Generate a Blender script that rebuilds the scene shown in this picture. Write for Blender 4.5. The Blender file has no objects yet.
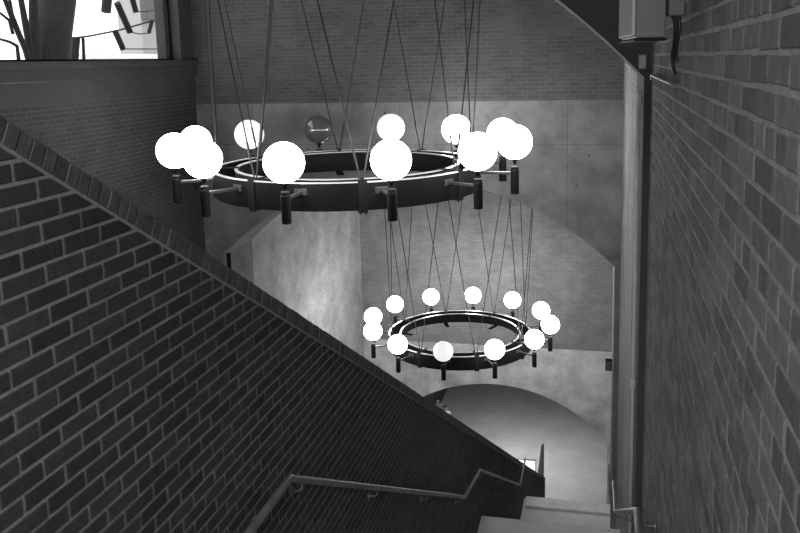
import bpy, bmesh, math, random
from mathutils import Vector, Matrix, noise
random.seed(7)
S = bpy.context.scene
COL = S.collection
K = 1.6                      # metres per layout unit
PI = math.pi

# ------------------------------------------------------------------ camera
F, PIT, ROL, YAW, CX, CY = 823.877, .163, -.023, .226, 417.08, 195.72
fw = Vector((-math.sin(YAW)*math.cos(PIT), math.cos(YAW)*math.cos(PIT), -math.sin(PIT)))
r0 = Vector((math.cos(YAW), math.sin(YAW), 0)); u0 = r0.cross(fw)
rt = r0*math.cos(ROL)+u0*math.sin(ROL); up = -r0*math.sin(ROL)+u0*math.cos(ROL)
cam = bpy.data.cameras.new('camera'); cam_o = bpy.data.objects.new('camera', cam); COL.objects.link(cam_o)
cam.sensor_width = 36; cam.lens = 36*F/800
cam.shift_x = -(CX-400)/800; cam.shift_y = (CY-266.5)/800
cam.clip_start = .02; cam.clip_end = 400
M = Matrix((rt, up, -fw)).transposed().to_4x4()
cam_o.matrix_world = M
S.camera = cam_o

# ------------------------------------------------------------------ world, light, exposure
GLOBE = 13.0                 # emission of a lit lamp globe
w = bpy.data.worlds.new('world'); S.world = w; w.use_nodes = True
w.node_tree.nodes['Background'].inputs[0].default_value = (1, 1, 1, 1)
w.node_tree.nodes['Background'].inputs[1].default_value = 1.6
S.view_settings.view_transform = 'Standard'; S.view_settings.look = 'None'
S.view_settings.gamma = 1; S.view_settings.use_curve_mapping = False
S.view_settings.exposure = 0.36
try: S.cycles.use_denoising = True
except Exception: pass
S.cycles.max_bounces = 8; S.cycles.diffuse_bounces = 5

def area_light(name, loc, target, sx, sy, power):
    l = bpy.data.lights.new(name, 'AREA'); l.shape = 'RECTANGLE'; l.size = sx; l.size_y = sy; l.energy = power; l.spread = math.radians(105)
    o = bpy.data.objects.new(name, l); COL.objects.link(o); o.location = Vector(loc)*K
    o.rotation_euler = (Vector(target)-Vector(loc)).to_track_quat('-Z', 'Y').to_euler()
    return o
# added fill light behind the camera, lifts the parapet and near right wall
area_light('added_fill_light', (-.35, -1.2, .75), (-1.0, 2.0, -1.7), 1.1, 1.2, 50)

# ------------------------------------------------------------------ helpers
def tag(o, label=None, cat=None, group=None, kind=None):
    if label: o['label'] = label
    if cat: o['category'] = cat
    if group: o['group'] = group
    if kind: o['kind'] = kind
    return o
def make(name, bm, mat, parent=None, smooth=False, kind=None, origin=None):
    """origin in metres: geometry is shifted so the object's origin sits there"""
    bmesh.ops.recalc_face_normals(bm, faces=bm.faces)
    if origin is not None: bmesh.ops.translate(bm, verts=bm.verts, vec=-Vector(origin))
    me = bpy.data.meshes.new(name); bm.to_mesh(me); bm.free()
    if smooth:
        for p in me.polygons: p.use_smooth = True
    if isinstance(mat, (list, tuple)):
        for m in mat: me.materials.append(m)
    else: me.materials.append(mat)
    o = bpy.data.objects.new(name, me); COL.objects.link(o)
    if origin is not None: o.location = origin
    if parent is not None:
        o.parent = parent
    if kind: o['kind'] = kind
    return o
def empty(name, loc=(0, 0, 0), rz=0):
    o = bpy.data.objects.new(name, None); COL.objects.link(o); o.location = loc; o.rotation_euler.z = rz
    o.empty_display_size = .1
    return o
def box(bm, a, b, bev=0):
    """axis-aligned box between corners a and b (metres)"""
    x0, y0, z0 = [min(p, q) for p, q in zip(a, b)]; x1, y1, z1 = [max(p, q) for p, q in zip(a, b)]
    v = [bm.verts.new(c) for c in ((x0,y0,z0),(x1,y0,z0),(x1,y1,z0),(x0,y1,z0),(x0,y0,z1),(x1,y0,z1),(x1,y1,z1),(x0,y1,z1))]
    fs = [bm.faces.new([v[i] for i in f]) for f in ((0,3,2,1),(4,5,6,7),(0,1,5,4),(1,2,6,5),(2,3,7,6),(3,0,4,7))]
    if bev:
        es = list({e for f in fs for e in f.edges})
        bmesh.ops.bevel(bm, geom=es, offset=bev, segments=2, affect='EDGES', profile=.5)
    return v
def kbox(bm, a, b, bev=0): return box(bm, [c*K for c in a], [c*K for c in b], bev)
def tube(bm, pts, r, n=10, closed=False, r2=None):
    pts = [Vector(p) for p in pts]; rings = []
    m = len(pts); prev = None
    for i, p in enumerate(pts):
        if closed: t = (pts[(i+1) % m]-pts[i-1]).normalized()
        else:
            d1 = (pts[min(i+1, m-1)]-p); d0 = (p-pts[max(i-1, 0)])
            d1 = d1.normalized() if d1.length else d0.normalized(); d0 = d0.normalized() if d0.length else d1
            t = (d0+d1).normalized()
        a = Vector((0, 0, 1)) if abs(t.z) < .9 else Vector((1, 0, 0))
        if prev is not None: a = prev
        x = a.cross(t).normalized(); y = t.cross(x).normalized(); prev = y
        rad = r if r2 is None else r+(r2-r)*i/(m-1)
        rings.append([bm.verts.new(p+x*math.cos(2*PI*k/n)*rad+y*math.sin(2*PI*k/n)*rad) for k in range(n)])
    for i in range(m if closed else m-1):
        a, b = rings[i], rings[(i+1) % m]
        for k in range(n): bm.faces.new((a[k], a[(k+1) % n], b[(k+1) % n], b[k]))
    if not closed: bm.faces.new(rings[0]); bm.faces.new(rings[-1][::-1])
def lathe(bm, prof, c=(0, 0, 0), n=32, closed=False, a0=0, a1=2*PI):
    full = abs(a1-a0-2*PI) < 1e-6; cnt = n if full else n+1
    rings = []
    for k in range(cnt):
        a = a0+(a1-a0)*k/n
        rings.append([bm.verts.new((c[0]+r*math.cos(a), c[1]+r*math.sin(a), c[2]+z)) for r, z in prof])
    m = len(prof)
    for k in range(n):
        A, B = rings[k], rings[(k+1) % cnt]
        for i in range(m if closed else m-1):
            j = (i+1) % m
            bm.faces.new((A[i], B[i], B[j], A[j]))
    if not closed:
        for i in (0, m-1):
            if full and prof[i][0] > 1e-5: bm.faces.new([rk[i] for rk in rings])
    bmesh.ops.remove_doubles(bm, verts=bm.verts, dist=1e-6)
def sphere(bm, c, r, u=32, v=20):
    bmesh.ops.create_uvsphere(bm, u_segments=u, v_segments=v, radius=r, matrix=Matrix.Translation(Vector(c)))

# ------------------------------------------------------------------ materials
def new_mat(name):
    m = bpy.data.materials.new(name); m.use_nodes = True
    nt = m.node_tree; return m, nt, nt.nodes['Principled BSDF']
def nd(nt, t, **kw):
    n = nt.nodes.new(t)
    for k, v in kw.items():
        if k == 'inp':
            for a, b in v.items(): n.inputs[a].default_value = b
        else: setattr(n, k, v)
    return n
def g(v): return (v, v, v, 1)
def ramp(nt, src, lo, hi, p0=.3, p1=.7):
    r = nd(nt, 'ShaderNodeValToRGB'); nt.links.new(src, r.inputs[0])
    r.color_ramp.elements[0].position = p0; r.color_ramp.elements[0].color = g(lo)
    r.color_ramp.elements[1].position = p1; r.color_ramp.elements[1].color = g(hi)
    return r
def plain(name, v, rough=.5, metal=0, var=.15, scale=6, bump=0.0, bscale=60, spec=.5):
    m, nt, b = new_mat(name)
    tc = nd(nt, 'ShaderNodeTexCoord')
    n1 = nd(nt, 'ShaderNodeTexNoise', inp={'Scale': scale, 'Detail': 6, 'Roughness': .6}); nt.links.new(tc.outputs['Object'], n1.inputs['Vector'])
    r = ramp(nt, n1.outputs['Fac'], v*(1-var), v*(1+var)); nt.links.new(r.outputs[0], b.inputs['Base Color'])
    b.inputs['Roughness'].default_value = rough; b.inputs['Metallic'].default_value = metal
    b.inputs['Specular IOR Level'].default_value = spec
    if bump:
        n2 = nd(nt, 'ShaderNodeTexNoise', inp={'Scale': bscale, 'Detail': 5}); nt.links.new(tc.outputs['Object'], n2.inputs['Vector'])
        bp = nd(nt, 'ShaderNodeBump', inp={'Strength': bump, 'Distance': .01}); nt.links.new(n2.outputs['Fac'], bp.inputs['Height'])
        nt.links.new(bp.outputs[0], b.inputs['Normal'])
    return m
def emit(name, strength, v=1.0):
    m, nt, b = new_mat(name)
    b.inputs['Base Color'].default_value = g(.8); b.inputs['Emission Color'].default_value = g(v)
    b.inputs['Emission Strength'].default_value = strength; b.inputs['Roughness'].default_value = .15
    return m
def brick_mat(name, u, c_lo, c_hi, mortar, bw=.215, bh=.0752, ms=.011, depth=.006, blotch=.25):
    """running-bond brick on a plane; u = 'X' or 'Y' is the wall's horizontal axis"""
    m, nt, b = new_mat(name)
    tc = nd(nt, 'ShaderNodeTexCoord'); sp = nd(nt, 'ShaderNodeSeparateXYZ'); nt.links.new(tc.outputs['Object'], sp.inputs[0])
    cb = nd(nt, 'ShaderNodeCombineXYZ'); nt.links.new(sp.outputs[u], cb.inputs[0]); nt.links.new(sp.outputs['Z'], cb.inputs[1])
    wn = nd(nt, 'ShaderNodeTexNoise', inp={'Scale': 9, 'Detail': 3}); nt.links.new(tc.outputs['Object'], wn.inputs['Vector'])
    mx = nd(nt, 'ShaderNodeVectorMath', operation='MULTIPLY_ADD'); nt.links.new(wn.outputs['Color'], mx.inputs[0])
    mx.inputs[1].default_value = (.008, .008, 0); nt.links.new(cb.outputs[0], mx.inputs[2])
    br = nd(nt, 'ShaderNodeTexBrick', inp={'Color1': g(c_lo), 'Color2': g(c_hi), 'Mortar': g(mortar), 'Scale': 1, 'Mortar Size': ms/2,
            'Mortar Smooth': .15, 'Bias': 0, 'Brick Width': bw, 'Row Height': bh})
    nt.links.new(mx.outputs[0], br.inputs['Vector'])
    n1 = nd(nt, 'ShaderNodeTexNoise', inp={'Scale': 1.1, 'Detail': 8, 'Roughness': .65}); nt.links.new(tc.outputs['Object'], n1.inputs['Vector'])
    r1 = ramp(nt, n1.outputs['Fac'], 1-blotch, 1+blotch)
    ml = nd(nt, 'ShaderNodeMix', data_type='RGBA', blend_type='MULTIPLY'); ml.inputs[0].default_value = 1
    nt.links.new(br.outputs['Color'], ml.inputs[6]); nt.links.new(r1.outputs[0], ml.inputs[7]); nt.links.new(ml.outputs[2], b.inputs['Base Color'])
    inv = nd(nt, 'ShaderNodeMath', operation='MULTIPLY_ADD'); nt.links.new(br.outputs['Fac'], inv.inputs[0]); inv.inputs[1].default_value = -1; inv.inputs[2].default_value = 1
    bp = nd(nt, 'ShaderNodeBump', inp={'Strength': .9, 'Distance': depth}); nt.links.new(inv.outputs[0], bp.inputs['Height'])
    n2 = nd(nt, 'ShaderNodeTexNoise', inp={'Scale': 70, 'Detail': 5}); nt.links.new(tc.outputs['Object'], n2.inputs['Vector'])
    b2 = nd(nt, 'ShaderNodeBump', inp={'Strength': .35, 'Distance': .006}); nt.links.new(n2.outputs['Fac'], b2.inputs['Height']); nt.links.new(bp.outputs[0], b2.inputs['Normal'])
    nt.links.new(b2.outputs[0], b.inputs['Normal'])
    b.inputs['Roughness'].default_value = .85; b.inputs['Specular IOR Level'].default_value = .3
    return m
def island_brick(name, lo, hi, bump=.5, rough=.85):
    m, nt, b = new_mat(name)
    ge = nd(nt, 'ShaderNodeNewGeometry'); tc = nd(nt, 'ShaderNodeTexCoord')
    r = ramp(nt, ge.outputs['Random Per Island'], lo, hi, 0, 1)
    n1 = nd(nt, 'ShaderNodeTexNoise', inp={'Scale': 22, 'Detail': 8, 'Roughness': .7}); nt.links.new(tc.outputs['Object'], n1.inputs['Vector'])
    r1 = ramp(nt, n1.outputs['Fac'], .72, 1.28)
    ml = nd(nt, 'ShaderNodeMix', data_type='RGBA', blend_type='MULTIPLY'); ml.inputs[0].default_value = 1
    nt.links.new(r.outputs[0], ml.inputs[6]); nt.links.new(r1.outputs[0], ml.inputs[7]); nt.links.new(ml.outputs[2], b.inputs['Base Color'])
    n2 = nd(nt, 'ShaderNodeTexNoise', inp={'Scale': 60, 'Detail': 8, 'Roughness': .7}); nt.links.new(tc.outputs['Object'], n2.inputs['Vector'])
    bp = nd(nt, 'ShaderNodeBump', inp={'Strength': bump, 'Distance': .012}); nt.links.new(n2.outputs['Fac'], bp.inputs['Height']); nt.links.new(bp.outputs[0], b.inputs['Normal'])
    b.inputs['Roughness'].default_value = rough; b.inputs['Specular IOR Level'].default_value = .3
    return m
def concrete(name, v, joints_z=(), joints_x=(), var=.2, scale=.9):
    m, nt, b = new_mat(name)
    tc = nd(nt, 'ShaderNodeTexCoord')
    n1 = nd(nt, 'ShaderNodeTexNoise', inp={'Scale': scale, 'Detail': 9, 'Roughness': .62}); nt.links.new(tc.outputs['Object'], n1.inputs['Vector'])
    r = ramp(nt, n1.outputs['Fac'], v*(1-var), v*(1+var), .3, .7)
    col = r.outputs[0]
    # small pits
    vo = nd(nt, 'ShaderNodeTexVoronoi', inp={'Scale': 2.2}); nt.links.new(tc.outputs['Object'], vo.inputs['Vector'])
    pr = nd(nt, 'ShaderNodeValToRGB'); nt.links.new(vo.outputs['Distance'], pr.inputs[0])
    pr.color_ramp.elements[0].position = .035; pr.color_ramp.elements[0].color = g(.35); pr.color_ramp.elements[1].position = .06; pr.color_ramp.elements[1].color = g(1)
    def mul(a, bb):
        ml = nd(nt, 'ShaderNodeMix', data_type='RGBA', blend_type='MULTIPLY'); ml.inputs[0].default_value = 1
        nt.links.new(a, ml.inputs[6]); nt.links.new(bb, ml.inputs[7]); return ml.outputs[2]
    col = mul(col, pr.outputs[0])
    sp = nd(nt, 'ShaderNodeSeparateXYZ'); nt.links.new(tc.outputs['Object'], sp.inputs[0])
    for ax, vals in (('Z', joints_z), ('X', joints_x)):
        for jv in vals:
            s = nd(nt, 'ShaderNodeMath', operation='SUBTRACT'); nt.links.new(sp.outputs[ax], s.inputs[0]); s.inputs[1].default_value = jv*K
            a = nd(nt, 'ShaderNodeMath', operation='ABSOLUTE'); nt.links.new(s.outputs[0], a.inputs[0])
            c = nd(nt, 'ShaderNodeMath', operation='GREATER_THAN'); nt.links.new(a.outputs[0], c.inputs[0]); c.inputs[1].default_value = .011
            c2 = nd(nt, 'ShaderNodeMath', operation='MULTIPLY_ADD'); nt.links.new(c.outputs[0], c2.inputs[0]); c2.inputs[1].default_value = .22; c2.inputs[2].default_value = .78
            col = mul(col, c2.outputs[0])
    nt.links.new(col, b.inputs['Base Color'])
    n2 = nd(nt, 'ShaderNodeTexNoise', inp={'Scale': 35, 'Detail': 6}); nt.links.new(tc.outputs['Object'], n2.inputs['Vector'])
    bp = nd(nt, 'ShaderNodeBump', inp={'Strength': .2, 'Distance': .006}); nt.links.new(n2.outputs['Fac'], bp.inputs['Height']); nt.links.new(bp.outputs[0], b.inputs['Normal'])
    b.inputs['Roughness'].default_value = .8; b.inputs['Specular IOR Level'].default_value = .3
    return m

MORTAR_R = plain('mortar_light', .36, .95, var=.25, scale=14, bump=.6, bscale=90)
MORTAR_P = plain('mortar_parapet', .35, .95, var=.15, scale=14, bump=.4, bscale=90)
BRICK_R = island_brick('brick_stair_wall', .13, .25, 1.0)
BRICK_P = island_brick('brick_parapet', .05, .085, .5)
BRICK_C = island_brick('brick_coping', .1, .15, .5)
B_Y = brick_mat('brick_along_hall', 'Y', .2, .26, .4)
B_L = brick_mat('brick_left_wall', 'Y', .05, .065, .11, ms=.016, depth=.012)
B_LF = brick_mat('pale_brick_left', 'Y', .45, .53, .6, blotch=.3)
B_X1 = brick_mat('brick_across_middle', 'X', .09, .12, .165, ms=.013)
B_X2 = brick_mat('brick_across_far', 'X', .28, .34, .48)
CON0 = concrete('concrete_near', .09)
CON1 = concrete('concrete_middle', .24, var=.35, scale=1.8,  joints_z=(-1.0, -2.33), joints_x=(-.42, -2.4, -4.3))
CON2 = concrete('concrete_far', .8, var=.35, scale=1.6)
CONF = concrete('concrete_floor', .5, var=.15)
CONSTEP = concrete('concrete_step', .7, var=.15)
SILL = plain('polished_stone_sill', .07, .25, var=.1, scale=4)
BAND = concrete('concrete_band', .07)
PLASTER = plain('plaster', .3, .8, var=.08, scale=1.5)
BLACK = plain('black_metal', .008, .6, var=.3, scale=12, spec=.2)
BANDM = plain('dark_ring_metal', .006, .5, 0, var=.3, scale=5, spec=.2)
TRIM = plain('polished_rim', .75, .3, .3, var=.08, scale=9)
RAILM = plain('worn_rail_metal', .22, .4, .3, var=.3, scale=8)
PIPE = plain('grey_painted_pipe', .3, .5, var=.15, scale=9)
CABLE = plain('steel_cable', .012, .5)
GREYBOX = plain('grey_enamel', .14, .4, var=.08)
LIGHTBOX = plain('pale_enamel', .42, .4, var=.08)
RUBBER = plain('black_rubber', .01, .5)
GLB = emit('lit_globe_glass', GLOBE)

# ------------------------------------------------------------------ layout numbers (layout units)
XR, XL = .2, -5.06           # right and left side walls
PX = -1.15                   # stair-side face of the brick parapet
PT = .26                     # parapet thickness
Y0, Y1, Y2, Y3 = 3.84, 9.62, 16.5, 27.0
TH = .9
def ptop(y): return -.0986-.5785*(y-1.389)
def hall_floor(y): return max(-1.6-.567*y, -10.97)

# ------------------------------------------------------------------ arch walls
def arch_wall(name, y, th, cx, z0, R, o, ztop, zbot, x0, x1, mat):
    """wall across the hall with a segmental arch; o = half-width of the opening"""
    bm = bmesh.new(); n = 64
    xs = [x0, cx-o]+[cx-o+2*o*i/n for i in range(1, n)]+[cx+o, x1]
    def za(x): return z0-(R-math.sqrt(max(R*R-(x-cx)**2, 0)))
    def vert(x, yy, z): return bm.verts.new((x*K, yy*K, z*K))
    # side piers
    for a, b in ((x0, cx-o), (cx+o, x1)):
        if b-a > .001: kbox(bm, (a, y, zbot), (b, y+th, ztop))
    prev = None
    for i in range(n+1):
        x = cx-o+2*o*i/n
        cur = [vert(x, y, za(x)), vert(x, y, ztop), vert(x, y+th, ztop), vert(x, y+th, za(x))]
        if prev:
            for k in range(4): bm.faces.new((prev[k], cur[k], cur[(k+1) % 4], prev[(k+1) % 4]))
        prev = cur
    return make(name, bm, mat, kind='structure')
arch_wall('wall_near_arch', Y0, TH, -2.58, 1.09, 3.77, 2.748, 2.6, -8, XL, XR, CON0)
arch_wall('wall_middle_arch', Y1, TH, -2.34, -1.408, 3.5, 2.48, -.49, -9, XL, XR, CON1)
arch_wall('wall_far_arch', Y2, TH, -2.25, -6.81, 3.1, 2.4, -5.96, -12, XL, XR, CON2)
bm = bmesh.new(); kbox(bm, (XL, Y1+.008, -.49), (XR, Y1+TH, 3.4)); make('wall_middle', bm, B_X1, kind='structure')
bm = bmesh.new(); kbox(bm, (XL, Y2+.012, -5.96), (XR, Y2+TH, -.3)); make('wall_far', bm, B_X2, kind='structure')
bm = bmesh.new(); kbox(bm, (XL, Y3, -12), (XR, Y3+.3, -6)); make('wall_end', bm, PLASTER, kind='structure')

# right side wall: real bricks near the camera, brick material beyond
bm = bmesh.new(); kbox(bm, (XR, Y0, -12), (XR+.25, Y3+.3, 3.4)); kbox(bm, (XR+.012/K, -2.6, -12), (XR+.25, -1.4, 3.4))
make('wall_right', bm, B_Y, kind='structure')
def brick_field(name, x, sgn, y0, y1, z0, z1, mat, bw=.215, bh=.0725, joint=.013, proud=.0045, clip=None, jit=.0012, short=0.0, backmat=None):
    """individually modelled bricks on the plane x (layout units) facing sgn; clip(y) = top of the field in metres"""
    bm = bmesh.new(); rnd = random.Random(11)
    xx = x*K; row = math.floor(z0*K/bh)
    while row*bh < z1*K:
        zb = row*bh; off = (row % 2)*.5*bw
        if short and row % 4 == 1: w_ = bw/2.0
        else: w_ = bw
        j = math.floor((y0*K-off)/w_)
        while j*w_+off < y1*K:
            a = j*w_+off+joint/2+rnd.uniform(-jit, jit)*1.5; b = a+w_-joint
            c, d = zb+joint/2+rnd.uniform(-jit, jit), zb+bh-joint/2+rnd.uniform(-jit, jit)
            poly = [(a, c), (b, c+rnd.uniform(-jit, jit)), (b, d), (a, d+rnd.uniform(-jit, jit))]
            if clip:
                out = []
                for q in range(4):
                    p1, p2 = poly[q], poly[(q+1) % 4]
                    h1, h2 = clip(p1[0])-p1[1], clip(p2[0])-p2[1]
                    if h1 >= 0: out.append(p1)
                    if (h1 >= 0) != (h2 >= 0):
                        t = h1/(h1-h2); out.append((p1[0]+(p2[0]-p1[0])*t, p1[1]+(p2[1]-p1[1])*t))
                poly = out
            if len(poly) >= 3:
                my = sum(p[0] for p in poly)/len(poly); mz = sum(p[1] for p in poly)/len(poly)
                pr = proud*rnd.uniform(.7, 1.15); e = .0035
                def ins(p, k_):
                    return (p[0]-math.copysign(min(k_, abs(p[0]-my)), p[0]-my), p[1]-math.copysign(min(k_, abs(p[1]-mz)), p[1]-mz))
                r_0 = [bm.verts.new((xx-sgn*.004, p[0], p[1])) for p in poly]
                r_1 = [bm.verts.new((xx+sgn*(pr-e), p[0], p[1])) for p in poly]
                r_2 = [bm.verts.new((xx+sgn*pr, *ins(p, e))) for p in poly]
                m = len(poly)
                for A, B in ((r_0, r_1), (r_1, r_2)):
                    for q in range(m): bm.faces.new((A[q], A[(q+1) % m], B[(q+1) % m], B[q]))
                bm.faces.new(r_2)
            j += 1
        row += 1
    bmesh.ops.recalc_face_normals(bm, faces=bm.faces)
    return make(name, bm, mat)
RJ = .012/K
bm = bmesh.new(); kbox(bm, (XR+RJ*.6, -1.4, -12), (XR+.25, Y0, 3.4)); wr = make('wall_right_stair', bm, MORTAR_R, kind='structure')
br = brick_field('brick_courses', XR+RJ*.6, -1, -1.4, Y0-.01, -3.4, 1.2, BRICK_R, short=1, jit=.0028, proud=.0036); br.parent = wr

# left wall with its long window
WY0, WY1, WZ0, WZ1 = 3.0, 9.32, .067, 2.0
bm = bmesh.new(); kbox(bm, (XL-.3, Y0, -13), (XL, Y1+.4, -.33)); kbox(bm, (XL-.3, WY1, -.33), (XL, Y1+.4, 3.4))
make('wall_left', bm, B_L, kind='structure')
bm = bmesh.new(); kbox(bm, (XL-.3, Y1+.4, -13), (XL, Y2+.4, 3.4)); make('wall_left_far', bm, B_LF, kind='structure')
bm = bmesh.new(); kbox(bm, (XL-.3, Y2+.4, -13), (XL, Y3+.3, -4)); make('wall_left_concourse', bm, B_L, kind='structure')  # darker brick than the bay before: shade inside the far arch put into colour
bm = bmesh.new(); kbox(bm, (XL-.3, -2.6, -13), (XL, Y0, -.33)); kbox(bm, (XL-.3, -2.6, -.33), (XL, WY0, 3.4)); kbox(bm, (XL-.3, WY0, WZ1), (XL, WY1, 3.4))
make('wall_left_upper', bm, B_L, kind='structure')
bm = bmesh.new(); kbox(bm, (XL-.3, WY0, -.33), (XL+.015, Y1, -.12)); make('trim_1', bm, BAND, kind='structure')
win = empty('window_1'); tag(win, kind='structure')
bm = bmesh.new(); kbox(bm, (XL-.34, WY0, -.12), (XL+.05, Y1-.002, WZ0-.075), .008); make('sill_fascia', bm, SILL, win)
bm = bmesh.new(); kbox(bm, (XL-.4, WY0, WZ0-.075), (XL+.075, Y1-.002, WZ0), .01); make('sill', bm, BAND, win)
bm = bmesh.new(); kbox(bm, (XL-.3, WY1-.03, WZ0), (XL+.02, Y1-.002, WZ1), .006); make('reveal', bm, BAND, win)
bm = bmesh.new()
kbox(bm, (XL-.15, WY1-.08, WZ0), (XL-.10, WY1-.03, WZ1)); kbox(bm, (XL-.15, WY0, WZ0), (XL-.10, WY0+.05, WZ1))
kbox(bm, (XL-.15, WY0, WZ0), (XL-.10, WY1-.03, WZ0+.02)); kbox(bm, (XL-.15, WY0, WZ1-.04), (XL-.10, WY1-.03, WZ1)); make('window_frame', bm, BLACK, win)
gm, gnt, gb = new_mat('window_glass')
tr = nd(gnt, 'ShaderNodeBsdfTransparent'); gl = nd(gnt, 'ShaderNodeBsdfGlossy', inp={'Roughness': .02}); fr = nd(gnt, 'ShaderNodeValue'); fr.outputs[0].default_value = .06
mxs = nd(gnt, 'ShaderNodeMixShader'); gnt.links.new(fr.outputs[0], mxs.inputs[0]); gnt.links.new(tr.outputs[0], mxs.inputs[1]); gnt.links.new(gl.outputs[0], mxs.inputs[2])
gnt.links.new(mxs.outputs[0], gnt.nodes['Material Output'].inputs[0])
bm = bmesh.new(); kbox(bm, (XL-.13, WY0+.05, WZ0+.02), (XL-.124, WY1-.08, WZ1-.04)); make('glass_pane', bm, gm, win)

# ceilings, wall behind the camera, floors
bm = bmesh.new(); kbox(bm, (XL-.3, -2.6, 2.6), (XR+.25, Y1+.1, 2.8)); make('ceiling', bm, PLASTER, kind='structure')
bm = bmesh.new(); kbox(bm, (XL, Y1+TH, -.3), (XR, Y2+TH, -.1)); make('ceiling_lower', bm, PLASTER, kind='structure')
bm = bmesh.new(); kbox(bm, (XL, Y2+TH, -6.2), (XR, Y3, -6.0)); make('ceiling_concourse', bm, PLASTER, kind='structure')
bm = bmesh.new(); kbox(bm, (XL-.3, -2.8, -13), (XR+.25, -2.6, 3.4)); make('wall_behind', bm, B_X1, kind='structure')
bm = bmesh.new()                       # sloping floor of the hall beyond the parapet
prof = [(-2.6, hall_floor(-2.6)), ((10.97-1.6)/.567, -10.97), (Y3, -10.97)]
L_ = [[bm.verts.new((x*K, y*K, z*K)) for y, z in prof] for x in (XL, PX-PT)]
R_ = [[bm.verts.new((x*K, y*K, (z-.3)*K)) for y, z in prof] for x in (XL, PX-PT)]
for i in (0, 1):
    bm.faces.new((L_[0][i], L_[1][i], L_[1][i+1], L_[0][i+1])); bm.faces.new((R_[0][i], R_[0][i+1], R_[1][i+1], R_[1][i]))
    bm.faces.new((L_[0][i], L_[0][i+1], R_[0][i+1], R_[0][i])); bm.faces.new((L_[1][i], R_[1][i], R_[1][i+1], L_[1][i+1]))
bm.faces.new((L_[0][0], R_[0][0], R_[1][0], L_[1][0])); bm.faces.new((L_[0][2], L_[1][2], R_[1][2], R_[0][2]))
make('floor', bm, CONF, kind='structure')
bm = bmesh.new(); kbox(bm, (PX-PT, Y2+.2, -11.27), (XR, Y3, -10.97)); make('floor_concourse', bm, CONF, kind='structure')

# the stair: flights and landings between parapet and right wall
def stair(name, y0, z0, y1, z1, n):
    bm = bmesh.new()
    dy, dz = (y1-y0)/n, (z1-z0)/n
    for i in range(n):
        ya = y0+dy*i; zt = z0+dz*(i+1)
        if i == n-1: break
        kbox(bm, (PX, ya, zt-.25), (XR, ya+dy, zt)); kbox(bm, (PX, ya+dy-.012, zt-.03), (XR, ya+dy+.008, zt+.001))
    return make(name, bm, CONSTEP, kind='structure')
def landing(name, y0, y1, z):
    bm = bmesh.new(); kbox(bm, (PX, y0, z-.25), (XR, y1, z)); kbox(bm, (PX, y1-.02, z-.04), (XR, y1+.01, z+.001)); return make(name, bm, CONSTEP, kind='structure')
landing('floor_top_landing', -2.6, -.7, -.62)
stair('floor_stair_top', -.7, -.62, 1.95, -2.22, 15)
landing('floor_landing_upper', 1.78, 2.73, -2.22)
stair('floor_stair_upper', 2.73, -2.22, 6.6, -4.52, 21)
landing('floor_landing_middle', 6.42, 7.55, -4.52)
stair('floor_stair_middle', 7.55, -4.52, 11.35, -6.8, 22)
landing('floor_landing_lower', 11.18, 12.0, -6.8)
stair('floor_stair_lower', 12.0, -6.8, 18.8, -10.97, 40)
bm = bmesh.new(); kbox(bm, (PX+.03, 11.72, -6.8), (XR-.02, 12.0, -6.76), .012); make('trim_2', bm, plain('pale_nosing', .75, .7), kind='structure')

# ------------------------------------------------------------------ brick parapet with rowlock coping
PY0, PY1 = -2.55, 16.62
bm = bmesh.new()
CH = .048                                      # coping height, layout units
def prism(bm, x0, x1, pts):
    A = [bm.verts.new((x0*K, y*K, z*K)) for y, z in pts]; B = [bm.verts.new((x1*K, y*K, z*K)) for y, z in pts]
    m = len(pts); bm.faces.new(A); bm.faces.new(B[::-1])
    for i in range(m): bm.faces.new((A[i], A[(i+1) % m], B[(i+1) % m], B[i]))
prism(bm, PX-PT, PX-.003, [(PY0, ptop(PY0)-CH), (PY1, ptop(PY1)-CH), (PY1, ptop(PY1)-3.4), (PY0, ptop(PY0)-3.4)])
pw = make('wall_parapet', bm, MORTAR_P, kind='structure')
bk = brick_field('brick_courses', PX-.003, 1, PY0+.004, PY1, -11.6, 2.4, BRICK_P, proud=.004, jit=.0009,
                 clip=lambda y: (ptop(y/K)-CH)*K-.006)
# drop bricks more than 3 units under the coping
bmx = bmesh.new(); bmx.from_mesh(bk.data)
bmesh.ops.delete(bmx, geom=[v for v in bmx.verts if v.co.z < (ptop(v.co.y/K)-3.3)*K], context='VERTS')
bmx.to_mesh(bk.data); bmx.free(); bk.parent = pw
ang = math.atan(.5785); ca, sa = math.cos(ang), math.sin(ang)
bm = bmesh.new(); rnd = random.Random(3)
L = (PY1-PY0)/ca*K; s = 0; base = Vector((0, PY0*K, (ptop(PY0)-CH)*K)); T = Vector((0, ca, -sa)); N = Vector((0, sa, ca))
while s < L-.07:
    a = s+.006; b = s+.0672-.006; h = CH*K+rnd.uniform(-.002, .002)
    xa, xb = (PX-PT-.008)*K, (PX+.008)*K+rnd.uniform(-.002, .002)
    e = .005; vs = []
    for t_, n_, x_ in ((a, 0, 0), (b, 0, 0), (b, h-e, 0), (b-e, h, 0), (a+e, h, 0), (a, h-e, 0)):
        vs.append(base+T*t_+N*n_)
    A = [bm.verts.new((xa, v.y, v.z)) for v in vs]; B = [bm.verts.new((xb, v.y, v.z)) for v in vs]
    bm.faces.new(A); bm.faces.new(B[::-1])
    for i in range(6): bm.faces.new((A[i], A[(i+1) % 6], B[(i+1) % 6], B[i]))
    s += .0672
cp = make('coping_bricks', bm, BRICK_C, pw)
bm = bmesh.new(); d = (CH*K-.004)/K
dz = d/ca
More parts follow.
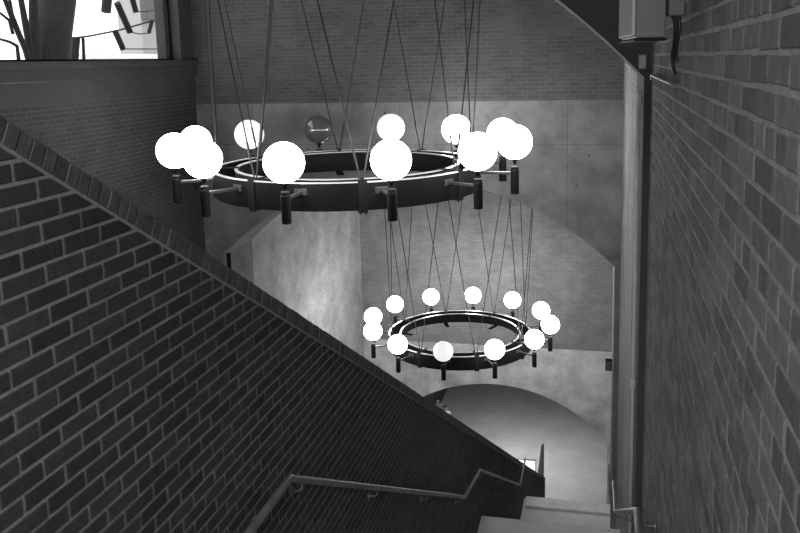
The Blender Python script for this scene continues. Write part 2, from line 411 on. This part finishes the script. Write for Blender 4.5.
prism(bm, PX-PT-.003, PX+.0045, [(PY0, ptop(PY0)-CH*1.14), (PY1, ptop(PY1)-CH*1.14), (PY1, ptop(PY1)+.0066), (PY0, ptop(PY0)+.0066)])
make('coping_mortar', bm, MORTAR_P, pw)

# ------------------------------------------------------------------ chandeliers
def make_chandelier(name, center, phase, dim, dark, label):
    cx_, cy_, zg = [c*K for c in center]
    root = empty(name, (cx_, cy_, zg)); tag(root, label, 'chandelier', 'ring chandeliers hung down the stair hall')
    RO, RI = 1.27*K, 1.07*K; zt = -.21*K; hb = .235*K; th = .012
    def ring(nm, R, h, part_of):
        bm = bmesh.new(); lathe(bm, [(R, 0), (R-th, 0), (R-th, -h), (R, -h)], (0, 0, zt), 192, True); o = make(nm, bm, BANDM, part_of)
        bm = bmesh.new(); lathe(bm, [(R+.012, .006), (R-.04, .006), (R-.04, -.008), (R+.012, -.008)], (0, 0, zt), 192, True); make('rim', bm, TRIM, o)
        return o
    ring('outer_band', RO, hb, root); ring('inner_band', RI, hb*.62, root)
    for i in range(8):
        a = math.radians(22.5+45*i); d = Vector((math.cos(a), math.sin(a), 0)); t = Vector((-d.y, d.x, 0))
        bm = bmesh.new(); w_ = .06
        # u-shaped strap over both bands
        def obox(r0_, r1_, hw, z0_, z1_):
            v = box(bm, (r0_, -hw, z0_), (r1_, hw, z1_))
            for q in v:
                c = q.co.copy(); q.co = d*c.x+t*c.y+Vector((0, 0, c.z))
        obox(RO, RO+.014, w_, zt-hb-.02, zt+.02); obox(RI-.05, RO+.014, w_*.35, zt+.008, zt+.026); obox(RI-.03, RO+.01, w_, zt-hb-.03, zt-hb-.018)
        st = make('hanger_strap', bm, BLACK, root)
        for sg in (-1, 1):
            bm = bmesh.new(); p = d*(RO-.01)+t*sg*w_*.62+Vector((0, 0, zt-hb-.05)); tube(bm, [p, p+Vector((0, 0, .04))], .014, 8); make('bolt', bm, BLACK, st)
            b2 = a+sg*math.radians(30); top = Vector((math.cos(b2)*1.46*K, math.sin(b2)*1.46*K, 0)); H = (3.36 if center[2] > -2 else 4.29)*K
            foot = d*(RO-.08)+t*sg*.02+Vector((0, 0, zt+.02))
            full = Vector((top.x, top.y, H)); 
            bm = bmesh.new(); tube(bm, [foot, full], .0105, 6); cb = make('cable', bm, CABLE, root)
            bm = bmesh.new(); dr = (full-foot).normalized(); tube(bm, [foot+dr*.25, foot+dr*.29, foot+dr*.46, foot+dr*.5], .017, 8); make('turnbuckle', bm, CABLE, cb)
    for i in range(12):
        a = phase-i*PI/6; d = Vector((math.cos(a), math.sin(a), 0)); t = Vector((-d.y, d.x, 0)); p = d*1.6*K
        r = .161*K
        zb = -math.sqrt(r*r-.05**2)
        bm = bmesh.new(); sphere(bm, p, r, 40, 24)
        bmesh.ops.delete(bm, geom=[v for v in bm.verts if v.co.z < zb-.004], context='VERTS')
        mat = DARKG if i == dark else (DIMG if i in dim else GLB)
        o = make('globe', bm, mat, root, True)
        if i == dark: o['label'] = 'unlit smoky glass globe'
        elif i in dim: o['label'] = 'dimmer lit globe'
        bm = bmesh.new(); lathe(bm, [(0, 0), (.052, 0), (.055, -.012), (.03, -.03), (.022, -.08), (.0, -.08)], (p.x, p.y, zb+.006), 20); make('stem', bm, BLACK, root, True)
        bm = bmesh.new(); zc = -.225*K
        lathe(bm, [(0, zc), (.05, zc), (.058, zc-.01), (.058, zc-.05), (.062, zc-.055), (.062, zc-.4), (.055, zc-.41), (0, zc-.41)], (p.x, p.y, 0), 24); make('socket', bm, BLACK, root)
        bm = bmesh.new()
        za_ = zc-.10
        v = box(bm, (RO-.005, -.022, za_-.02), (1.6*K-.05, .022, za_+.02), .004)
        v2 = box(bm, (RO-.002, -.09, za_-.035), (RO+.022, .09, za_+.05), .004)
        for q in bm.verts:
            c = q.co.copy(); q.co = d*c.x+t*c.y+Vector((0, 0, c.z))
        make('arm', bm, ARMM, root)
    bm = bmesh.new()
    lathe(bm, [(1.54*K, 0), (1.38*K, 0), (1.38*K, -.03), (1.54*K, -.03)], (0, 0, (3.36 if center[2] > -2 else 4.29)*K), 64, True); make('ceiling_mount', bm, BLACK, root)
    return root
ARMM = plain('arm_metal', .06, .35, .3, var=.1)
DIMG = emit('dim_globe_glass', .6)
DARKG, dnt, db = new_mat('unlit_globe_glass'); db.inputs['Base Color'].default_value = g(.1); db.inputs['Roughness'].default_value = .12
db.inputs['Coat Weight'].default_value = 1.0
# leftmost globe is number 0, then along the back to the right
make_chandelier('chandelier', (-2.403, 7.538, -.758), 3.657, (2, 4), 3, 'upper and nearer ring chandelier of globe lamps, with one unlit globe at its back')
make_chandelier('chandelier', (-2.48, 13.947, -4.60), 3.148, (9,), -1, 'lower and farther ring chandelier, hanging before the far brick wall, all its globes lit')

# ------------------------------------------------------------------ handrails
def handrail(x, wallx, pts, label, posts):
    root = empty('handrail', (x*K, pts[0][0]*K, pts[0][1]*K)); tag(root, label, 'handrail')
    o = Vector(root.location)
    P = [Vector((x*K, y*K, z*K))-o for y, z in pts]
    Q = []
    for i, p in enumerate(P):                 # short bends at the knees
        if 0 < i < len(P)-1:
            Q += [p+(P[i-1]-p).normalized()*.05, p+(P[i-1]-p).normalized()*.012, p+(P[i+1]-p).normalized()*.012, p+(P[i+1]-p).normalized()*.05]
        else: Q.append(p)
    bm = bmesh.new(); tube(bm, Q, .024, 14); make('rail', bm, RAILM, root, True)
    for (y, z) in posts:
        p = Vector((x*K, y*K, z*K))-o; wp = Vector((wallx*K, y*K, (z)*K-.06))-o
        dx = 1 if wallx > x else -1
        bm = bmesh.new(); tube(bm, [p+Vector((0, 0, -.02)), p+Vector((0, 0, -.05)), p+Vector((dx*.02, 0, -.075)), wp+Vector((-dx*.03, 0, -.02)), wp+Vector((0, 0, -.02))], .008, 8)
        b = make('bracket', bm, RAILM, root)
        bm = bmesh.new(); c = wp+Vector((0, 0, -.02)); tube(bm, [c, c-Vector((dx*.008, 0, 0))], .032, 16); make('wall_plate', bm, RAILM, b)
    return root
kn = [(1.2, -1.56), (2.73, -1.557), (6.60, -3.784), (7.48, -3.987), (11.35, -6.228), (12.2, -6.23)]
def zr(y):
    for (a, b), (c, d) in zip(kn, kn[1:]):
        if a <= y <= c: return b+(d-b)*(y-a)/(c-a)
ps = [(y, zr(y)) for y in (1.6, 2.5, 2.85, 3.9, 5.1, 6.4, 7.0, 7.7, 9.2, 11.1, 12.0)]
_q = (PX+.05)/PX
handrail(PX+.05, PX+.003, [(a*_q, b*_q) for a, b in kn], 'long metal handrail with bends, fixed to the dark brick parapet on the left', [(a*_q, b*_q) for a, b in ps])
handrail(.128, XR-.001, kn, 'metal handrail close to the right brick wall, at the bottom edge of the view', ps)

# ------------------------------------------------------------------ pipes, boxes and fittings
def pipe(pts, r, name, label, mat, cat='pipe', group=None, collars=()):
    o = Vector(pts[0])*K; root = empty(name, o); tag(root, label, cat, group)
    bm = bmesh.new(); tube(bm, [Vector(p)*K-o for p in pts], r, 12); make('tube', bm, mat, root, True)
    for c in collars:
        bm = bmesh.new(); q = Vector(c)*K-o; tube(bm, [q+Vector((0, 0, -.03)), q+Vector((0, 0, .03))], r*1.5, 12); make('collar', bm, mat, root)
    return root
pipe([(.125, Y1-.03, -2.42), (.125, Y1-.03, -5.0)], .012, 'conduit', 'thin pale vertical pipe on the right pier of the middle arch', plain('pale_conduit', .85, .4, var=.1), 'conduit', collars=[(.125, Y1-.03, -2.45), (.125, Y1-.03, -4.7)])
pipe([(-4.75, Y1+.02, -2.42), (-4.75, Y1+.02, -5.6)], .045, 'conduit', 'dark vertical pipe at the left foot of the middle arch', BLACK, 'conduit')
pipe([(.153, 4.0, -.155), (.153, 4.0, -2.95)], .014, 'conduit', 'grey vertical pipe with a collar at the near pier beside the right brick wall', plain('pipe_paint', .75, .5), 'conduit', collars=[(.153, 4.0, -.2), (.153, 4.0, -1.6)])
cj = Vector((.1, Y1-.03, -3.62))*K
root = empty('junction_box', cj); tag(root, 'small dark box on the pale pipe at the right pier of the middle arch', 'junction box')
bm = bmesh.new(); box(bm, (-.09, -.05, -.11), (.03, .03, .11), .006); make('box_body', bm, BLACK, root)
bm = bmesh.new(); box(bm, (-.08, -.056, -.09), (.02, -.05, .09), .002); make('cover', bm, GREYBOX, root)
# conduit along the right wall near the camera
pipe([(.188, 3.6, -.1), (.183, 3.55, -.082), (.183, 2.5, -.082), (.19, 2.42, -.088)], .009, 'conduit', 'thin pale conduit running level on the right brick wall below the camera housing', PIPE, 'conduit')
root = empty('switch_plate', Vector((.158, Y0, -.03))*K); tag(root, 'small grey wall plate on the dark near arch wall below the camera housing', 'wall plate')
bm = bmesh.new(); box(bm, (-.03, -.025, -.055), (.03, 0, .055), .004); make('box_body', bm, GREYBOX, root)
bm = bmesh.new(); box(bm, (-.022, -.029, -.045), (.022, -.025, .045), .001); make('cover', bm, LIGHTBOX, root)
# camera housing on its bracket
root = empty('camera_housing', Vector((.1, 2.0, .06))*K); tag(root, 'pale grey box camera housing on a bracket at top of the right brick wall', 'security camera')
def rot7(bm):
    bmesh.ops.rotate(bm, verts=bm.verts, cent=(0, 0, 0), matrix=Matrix.Rotation(math.radians(5.5), 3, 'Z'))
bm = bmesh.new(); box(bm, (-.055, -.01, -.035), (.052, .42, .19), .006); rot7(bm); make('housing_body', bm, GREYBOX, root)
bm = bmesh.new(); box(bm, (-.068, .005, -.025), (-.055, .43, .19), .003); rot7(bm); o = make('lit_side', bm, LIGHTBOX, root); o['label'] = 'side face coloured paler for the light from the hall'  # housing side in a paler colour that stands for light from the hall
bm = bmesh.new(); box(bm, (-.062, -.014, -.045), (.056, .43, -.036), .003); rot7(bm); make('base_plate', bm, BLACK, root)
bm = bmesh.new(); box(bm, (.058, -.02, .04), (.118, .09, .2), .006); o = make('bracket', bm, plain('bracket_metal', .08, .5), root)
bm = bmesh.new(); box(bm, (.052, 0, .05), (.07, .05, .15), .003); make('bracket_arm', bm, BLACK, root)
bm = bmesh.new()
for dx, ph in ((.0, 0), (.02, .6)):
    tube(bm, [Vector((.072+dx*.7+.004*t+.008*math.sin(t*1.2+ph), -.02*math.sin(t*1.2), .06-.046*t)) for t in [k*.25 for k in range(0, 21-int(dx*200))]], .0075, 8)
make('lead', bm, RUBBER, root)

# lit panel and dark fin at the foot of the parapet
root = empty('lit_sign', Vector((-1.66, 17.7, -10.97))*K); tag(root, 'bright white lit panel seen over the low end of the parapet', 'sign')
bm = bmesh.new(); box(bm, (-.36, -.07, 2.1), (.36, .07, 3.05), .01); make('panel_case', bm, LIGHTBOX, root)
bm = bmesh.new(); box(bm, (-.34, -.078, 2.12), (.34, -.071, 3.03)); o = make('panel_face', bm, emit('lit_panel', 1.1), root)
for sx in (-.3, .3):
    bm = bmesh.new(); tube(bm, [(sx, 0, 0), (sx, 0, 2.12)], .035, 10); make('leg', bm, BLACK, root)
def at_y(x, y, Y):
    v = rt*((x-CX)/F)-up*((y-CY)/F)+fw
    return v*(Y/v.y)
fb = at_y(541, 474, 16.78); root = empty('fin_panel', Vector((fb.x, fb.y, -10.97))*K); tag(root, 'tall grey tapered panel with a dark edge rising beyond the low end of the parapet', 'panel')
hz = (fb.z+10.97)*K
bm = bmesh.new()
rows = [[(-.13, .1, 0), (.03, -.06, 0), (.1, .0, 0), (-.02, .18, 0)], [(-.12, .1, hz-.05), (.04, -.06, hz-.05), (.1, .0, hz-.05), (-.02, .18, hz-.05)],
        [(-.005, .12, hz+1.02), (.06, .02, hz+1.05), (.10, .05, hz+1.1), (.05, .18, hz+1.06)]]
vv = [[bm.verts.new(c) for c in r_] for r_ in rows]
bm.faces.new(vv[0][::-1]); bm.faces.new(vv[2])
for r_ in (0, 1):
    for i in range(4): bm.faces.new((vv[r_][i], vv[r_][(i+1) % 4], vv[r_+1][(i+1) % 4], vv[r_+1][i]))
make('panel_body', bm, plain('grey_panel', .25, .45), root)
kb = at_y(541, 477, 16.66)*K-Vector(root.location)
bm = bmesh.new(); lathe(bm, [(0, -.04), (.035, -.03), (.045, 0), (.035, .03), (0, .04)], tuple(kb), 16); make('end_knob', bm, plain('chrome_knob', .9, .3), root)

# unseen lamps added behind the far arch, hung low to brighten the concourse floor
def added_downlight(x, y, z, power, label, drop=1.4):
    root = empty('added_light', Vector((x, y, z))*K); tag(root, label, 'ceiling light', 'unseen lights added to the concourse')
    bm = bmesh.new(); lathe(bm, [(.3, 0), (.3, -.1), (.26, -.1), (.26, -.02), (.02, -.01)], (0, 0, -drop*K), 32); make('housing', bm, BLACK, root)
    bm = bmesh.new(); tube(bm, [(0, 0, .2*K), (0, 0, -drop*K)], .015, 8); make('rod', bm, BLACK, root)
    bm = bmesh.new(); lathe(bm, [(0, -.03), (.255, -.03), (.255, -.04), (0, -.04)], (0, 0, -drop*K), 32); make('lens', bm, emit('added_downlight_lens', power), root)
added_downlight(-3.1, 18.9, -6.2, 60, 'unseen round pendant light added over the left side of the lower concourse')
added_downlight(-2.3, 21.0, -6.2, 330, 'unseen round pendant light added over the middle of the lower concourse')

# ------------------------------------------------------------------ outside the window
OUTW = plain('pale_render', .55, .8, var=.12, scale=.8)
BARK = plain('dark_bark', .02, .9, var=.4, scale=10, bump=1, bscale=20)
bm = bmesh.new(); kbox(bm, (-16, -6, -3.2), (XL-.3, 22, -3.0)); make('floor_outside', bm, OUTW, kind='structure')
def px(x, y, d):             # direction helper: layout-unit point on plane X=d seen at photo position (x,y)
    v = rt*((x-CX)/F)-up*((y-CY)/F)+fw
    return v*(d/v.x)
root = empty('building', Vector((-12.3, 14, -3.0))*K); tag(root, 'pale building across the way, seen through the window', 'building')
o = Vector(root.location)
def rel(p): return Vector(p)*K-o
bm = bmesh.new(); box(bm, rel((-13, 20.6, -3)), rel((-12.3, 26, 6))); make('wall', bm, plain('grey_render', .42, .8, var=.1, scale=.5), root)
bm = bmesh.new(); 
for k in range(9): box(bm, rel((-12.3, 22.3, -.9+.42*k)), rel((-11.9, 23.2, -.9+.42*k+.36)), .02)
make('ribbed_pier', bm, plain('dark_stone', .07, .8, var=.3), root)
bm = bmesh.new(); box(bm, rel((-12.2, 17.2, -3)), rel((-12.0, 24.6, .33))); make('low_wall', bm, plain('white_render', .9, .8, var=.05), root)
bm = bmesh.new(); box(bm, rel((-12.3, 20.6, 1.25)), rel((-12.1, 21.3, 2.6)), .05); make('awning', bm, plain('mid_render', .12, .8), root)
# tree: a thick trunk with slim stems leaning out from its foot
b0 = px(52, 62, -8.0); root = empty('tree', Vector((b0.x, b0.y, -3.0))*K); tag(root, 'thick dark tree trunk with slim stems outside the window', 'tree'); o = Vector(root.location)
bm = bmesh.new(); tube(bm, [Vector((0, 0, 0)), rel(px(48, 66, -8.0)), rel(px(52, 30, -8.0)), rel(px(57, 0, -8.0)), rel(px(60, -60, -8.0))], .5, 18, r2=.41); make('trunk', bm, BARK, root, True)
for pts, r in (([(45, 120), (36, 60), (34, 25), (33, -10), (32, -40)], .16), ([(36, 120), (33, 60), (27, 32), (21, 0), (18, -25)], .11), ([(34, 120), (30, 60), (15, 25), (5, 0), (-6, -20)], .085),
               ([(30, 120), (28, 60), (22, 40), (12, 14), (8, -10)], .07), ([(21, 100), (19, 62), (17, 46), (10, 42), (-4, 38)], .055), ([(13, 34), (9, 20), (0, 13), (-8, 8)], .04)):
    bm = bmesh.new(); tube(bm, [rel(px(a, b, -7.9)) for a, b in pts], r, 10, r2=r*.45); make('stem', bm, BARK, root, True)
# outdoor stair railing with slanted balusters
b0 = px(130, 60, -10); root = empty('stair_railing', Vector((b0.x, b0.y, -3.0))*K); tag(root, 'dark railings with slanted bars outside, to the right of the tree', 'railing'); o = Vector(root.location)
for pts, r, nm in (([(74, 38), (90, 36), (120, 30), (152, 21), (170, 20)], .03, 'top_rail'), ([(120, 49), (140, 49), (170, 49)], .02, 'rail'), ([(129, 32), (140, 34), (151, 33)], .02, 'rail'),
                   ([(138, 12), (150, 11), (158, 9)], .02, 'rail'), ([(76, 38), (74, 61)], .13, 'post'), ([(83, 38), (84, 61)], .05, 'post'),
                   ([(117, 3), (130, 32)], .11, 'slanted_bar'), ([(131, -6), (136, 12)], .1, 'slanted_bar'), ([(115, 31), (123, 49)], .1, 'slanted_bar'), ([(152, 21), (149, 32)], .07, 'slanted_bar'),
                   ([(108, -10), (106, 12)], .16, 'slanted_bar'), ([(168, 20), (170, 62)], .06, 'post')):
    bm = bmesh.new(); tube(bm, [rel(px(a, b, -10)) for a, b in pts], r, 8); make(nm, bm, BLACK, root)

# ------------------------------------------------------------------ two people on the concourse
SKIN = plain('skin', .4, .6, var=.05); HAIR = plain('dark_hair', .02, .7)
def person(loc, h, top, legs, label, face):
    root = empty('person', Vector(loc)*K, face); tag(root, label, 'person', None)
    s = h/1.7
    V = []; E_ = []; Rr = []
    def v(x, y, z, r, link=None):
        V.append((x*s, y*s, z*s)); Rr.append(r*s)
        if link is not None: E_.append((link, len(V)-1))
        return len(V)-1
    pel = v(0, 0, .92, .15); wa = v(0, 0, 1.08, .125, pel); ch = v(0, .01, 1.27, .15, wa); nk = v(0, .005, 1.43, .075, ch); n2 = v(0, -.01, 1.50, .055, nk); hd = v(0, -.02, 1.58, .085, n2); v(0, -.015, 1.65, .08, hd)
    for sx in (-1, 1):
        sh = v(sx*.17, 0, 1.38, .06, ch); el = v(sx*.235, .03, 1.11, .043, sh); wr_ = v(sx*.22, -.08, .88, .028, el); pm = v(sx*.215, -.1, .80, .032, wr_)
        for k in range(4): a = v(sx*(.215), -.13+.02*k, .745, .009, pm); v(sx*.205, -.13+.02*k, .70-.008*abs(1.5-k), .008, a)
        a = v(sx*.2, -.145, .8, .01, pm); v(sx*.19, -.16, .765, .009, a)
        hp = v(sx*.095, 0, .86, .095, pel); kne = v(sx*.11, -.015, .48, .06, hp); an = v(sx*.11, .02, .09, .04, kne); v(sx*.12, -.14, .04, .038, an)
    me = bpy.data.meshes.new('body'); me.from_pydata(V, E_, []); o = bpy.data.objects.new('body', me); COL.objects.link(o); o.parent = root
    me.materials.append(SKIN)
    sk = o.modifiers.new('skin', 'SKIN'); 
    for i, q in enumerate(me.skin_vertices[0].data): q.radius = (Rr[i], Rr[i]); q.use_root = (i == 0)
    ss = o.modifiers.new('sub', 'SUBSURF'); ss.levels = 1; ss.render_levels = 2; sk.use_smooth_shade = True
    # jacket, trousers, shoes, hair and face over the body
    bm = bmesh.new(); lathe(bm, [(.17*s, .82*s), (.19*s, .84*s), (.165*s, 1.08*s), (.2*s, 1.3*s), (.17*s, 1.4*s), (.07*s, 1.45*s)], (0, 0, 0), 24)
    for q in bm.verts: q.co.y *= .75
    for sx in (-1, 1): tube(bm, [Vector(c)*s for c in ((sx*.15, 0, 1.39), (sx*.185, .005, 1.35), (sx*.235, .03, 1.11), (sx*.222, -.07, .9))], .072*s, 12, r2=.045*s)
    make('jacket', bm, top, root, True)
    bm = bmesh.new()
    for sx in (-1, 1): tube(bm, [Vector(c)*s for c in ((sx*.08, 0, .95), (sx*.1, 0, .8), (sx*.11, -.015, .48), (sx*.11, .02, .08))], .115*s, 14, r2=.062*s)
    make('trousers', bm, legs, root, True)
    for sx in (-1, 1):
        bm = bmesh.new(); sphere(bm, (0, 0, 0), .05, 14, 8)
        for q in bm.verts: q.co = Vector((q.co.x+sx*.115*s, q.co.y*2.6-.05, max(q.co.z, -.03)+.035))
        make('shoe', bm, BLACK, root, True)
    bm = bmesh.new(); sphere(bm, (0, .012*s, 1.605*s), .108*s, 20, 14)
    bmesh.ops.delete(bm, geom=[q for q in bm.verts if q.co.y < -.03*s and q.co.z < 1.655*s], context='VERTS'); make('hair', bm, HAIR, root, True)
    bm = bmesh.new(); tube(bm, [(0, -.1*s, 1.585*s), (0, -.122*s, 1.56*s)], .012*s, 8)
    for sx in (-1, 1): sphere(bm, (sx*.098*s, 0, 1.575*s), .022*s, 8, 6)
    make('nose_and_ears', bm, SKIN, root, True)
    bm = bmesh.new()
    for sx in (-1, 1): sphere(bm, (sx*.032*s, -.095*s, 1.595*s), .011*s, 8, 6)
    make('eyes', bm, HAIR, root, True)
    bm = bmesh.new(); box(bm, (-.024*s, -.106*s, 1.535*s), (.024*s, -.096*s, 1.543*s), .002); make('mouth', bm, HAIR, root)
    return root
person((-4.72, 22.6, -10.97), 1.72, plain('grey_coat', .16, .8), plain('dark_trousers', .03, .8), 'person in a dark coat, the farther left of two standing beyond the parapet', .7)
person((-4.42, 22.3, -10.97), 1.6, plain('white_top', .8, .8), plain('grey_trousers', .1, .8), 'person in a white top with dark hair, standing beside the other person', .5)
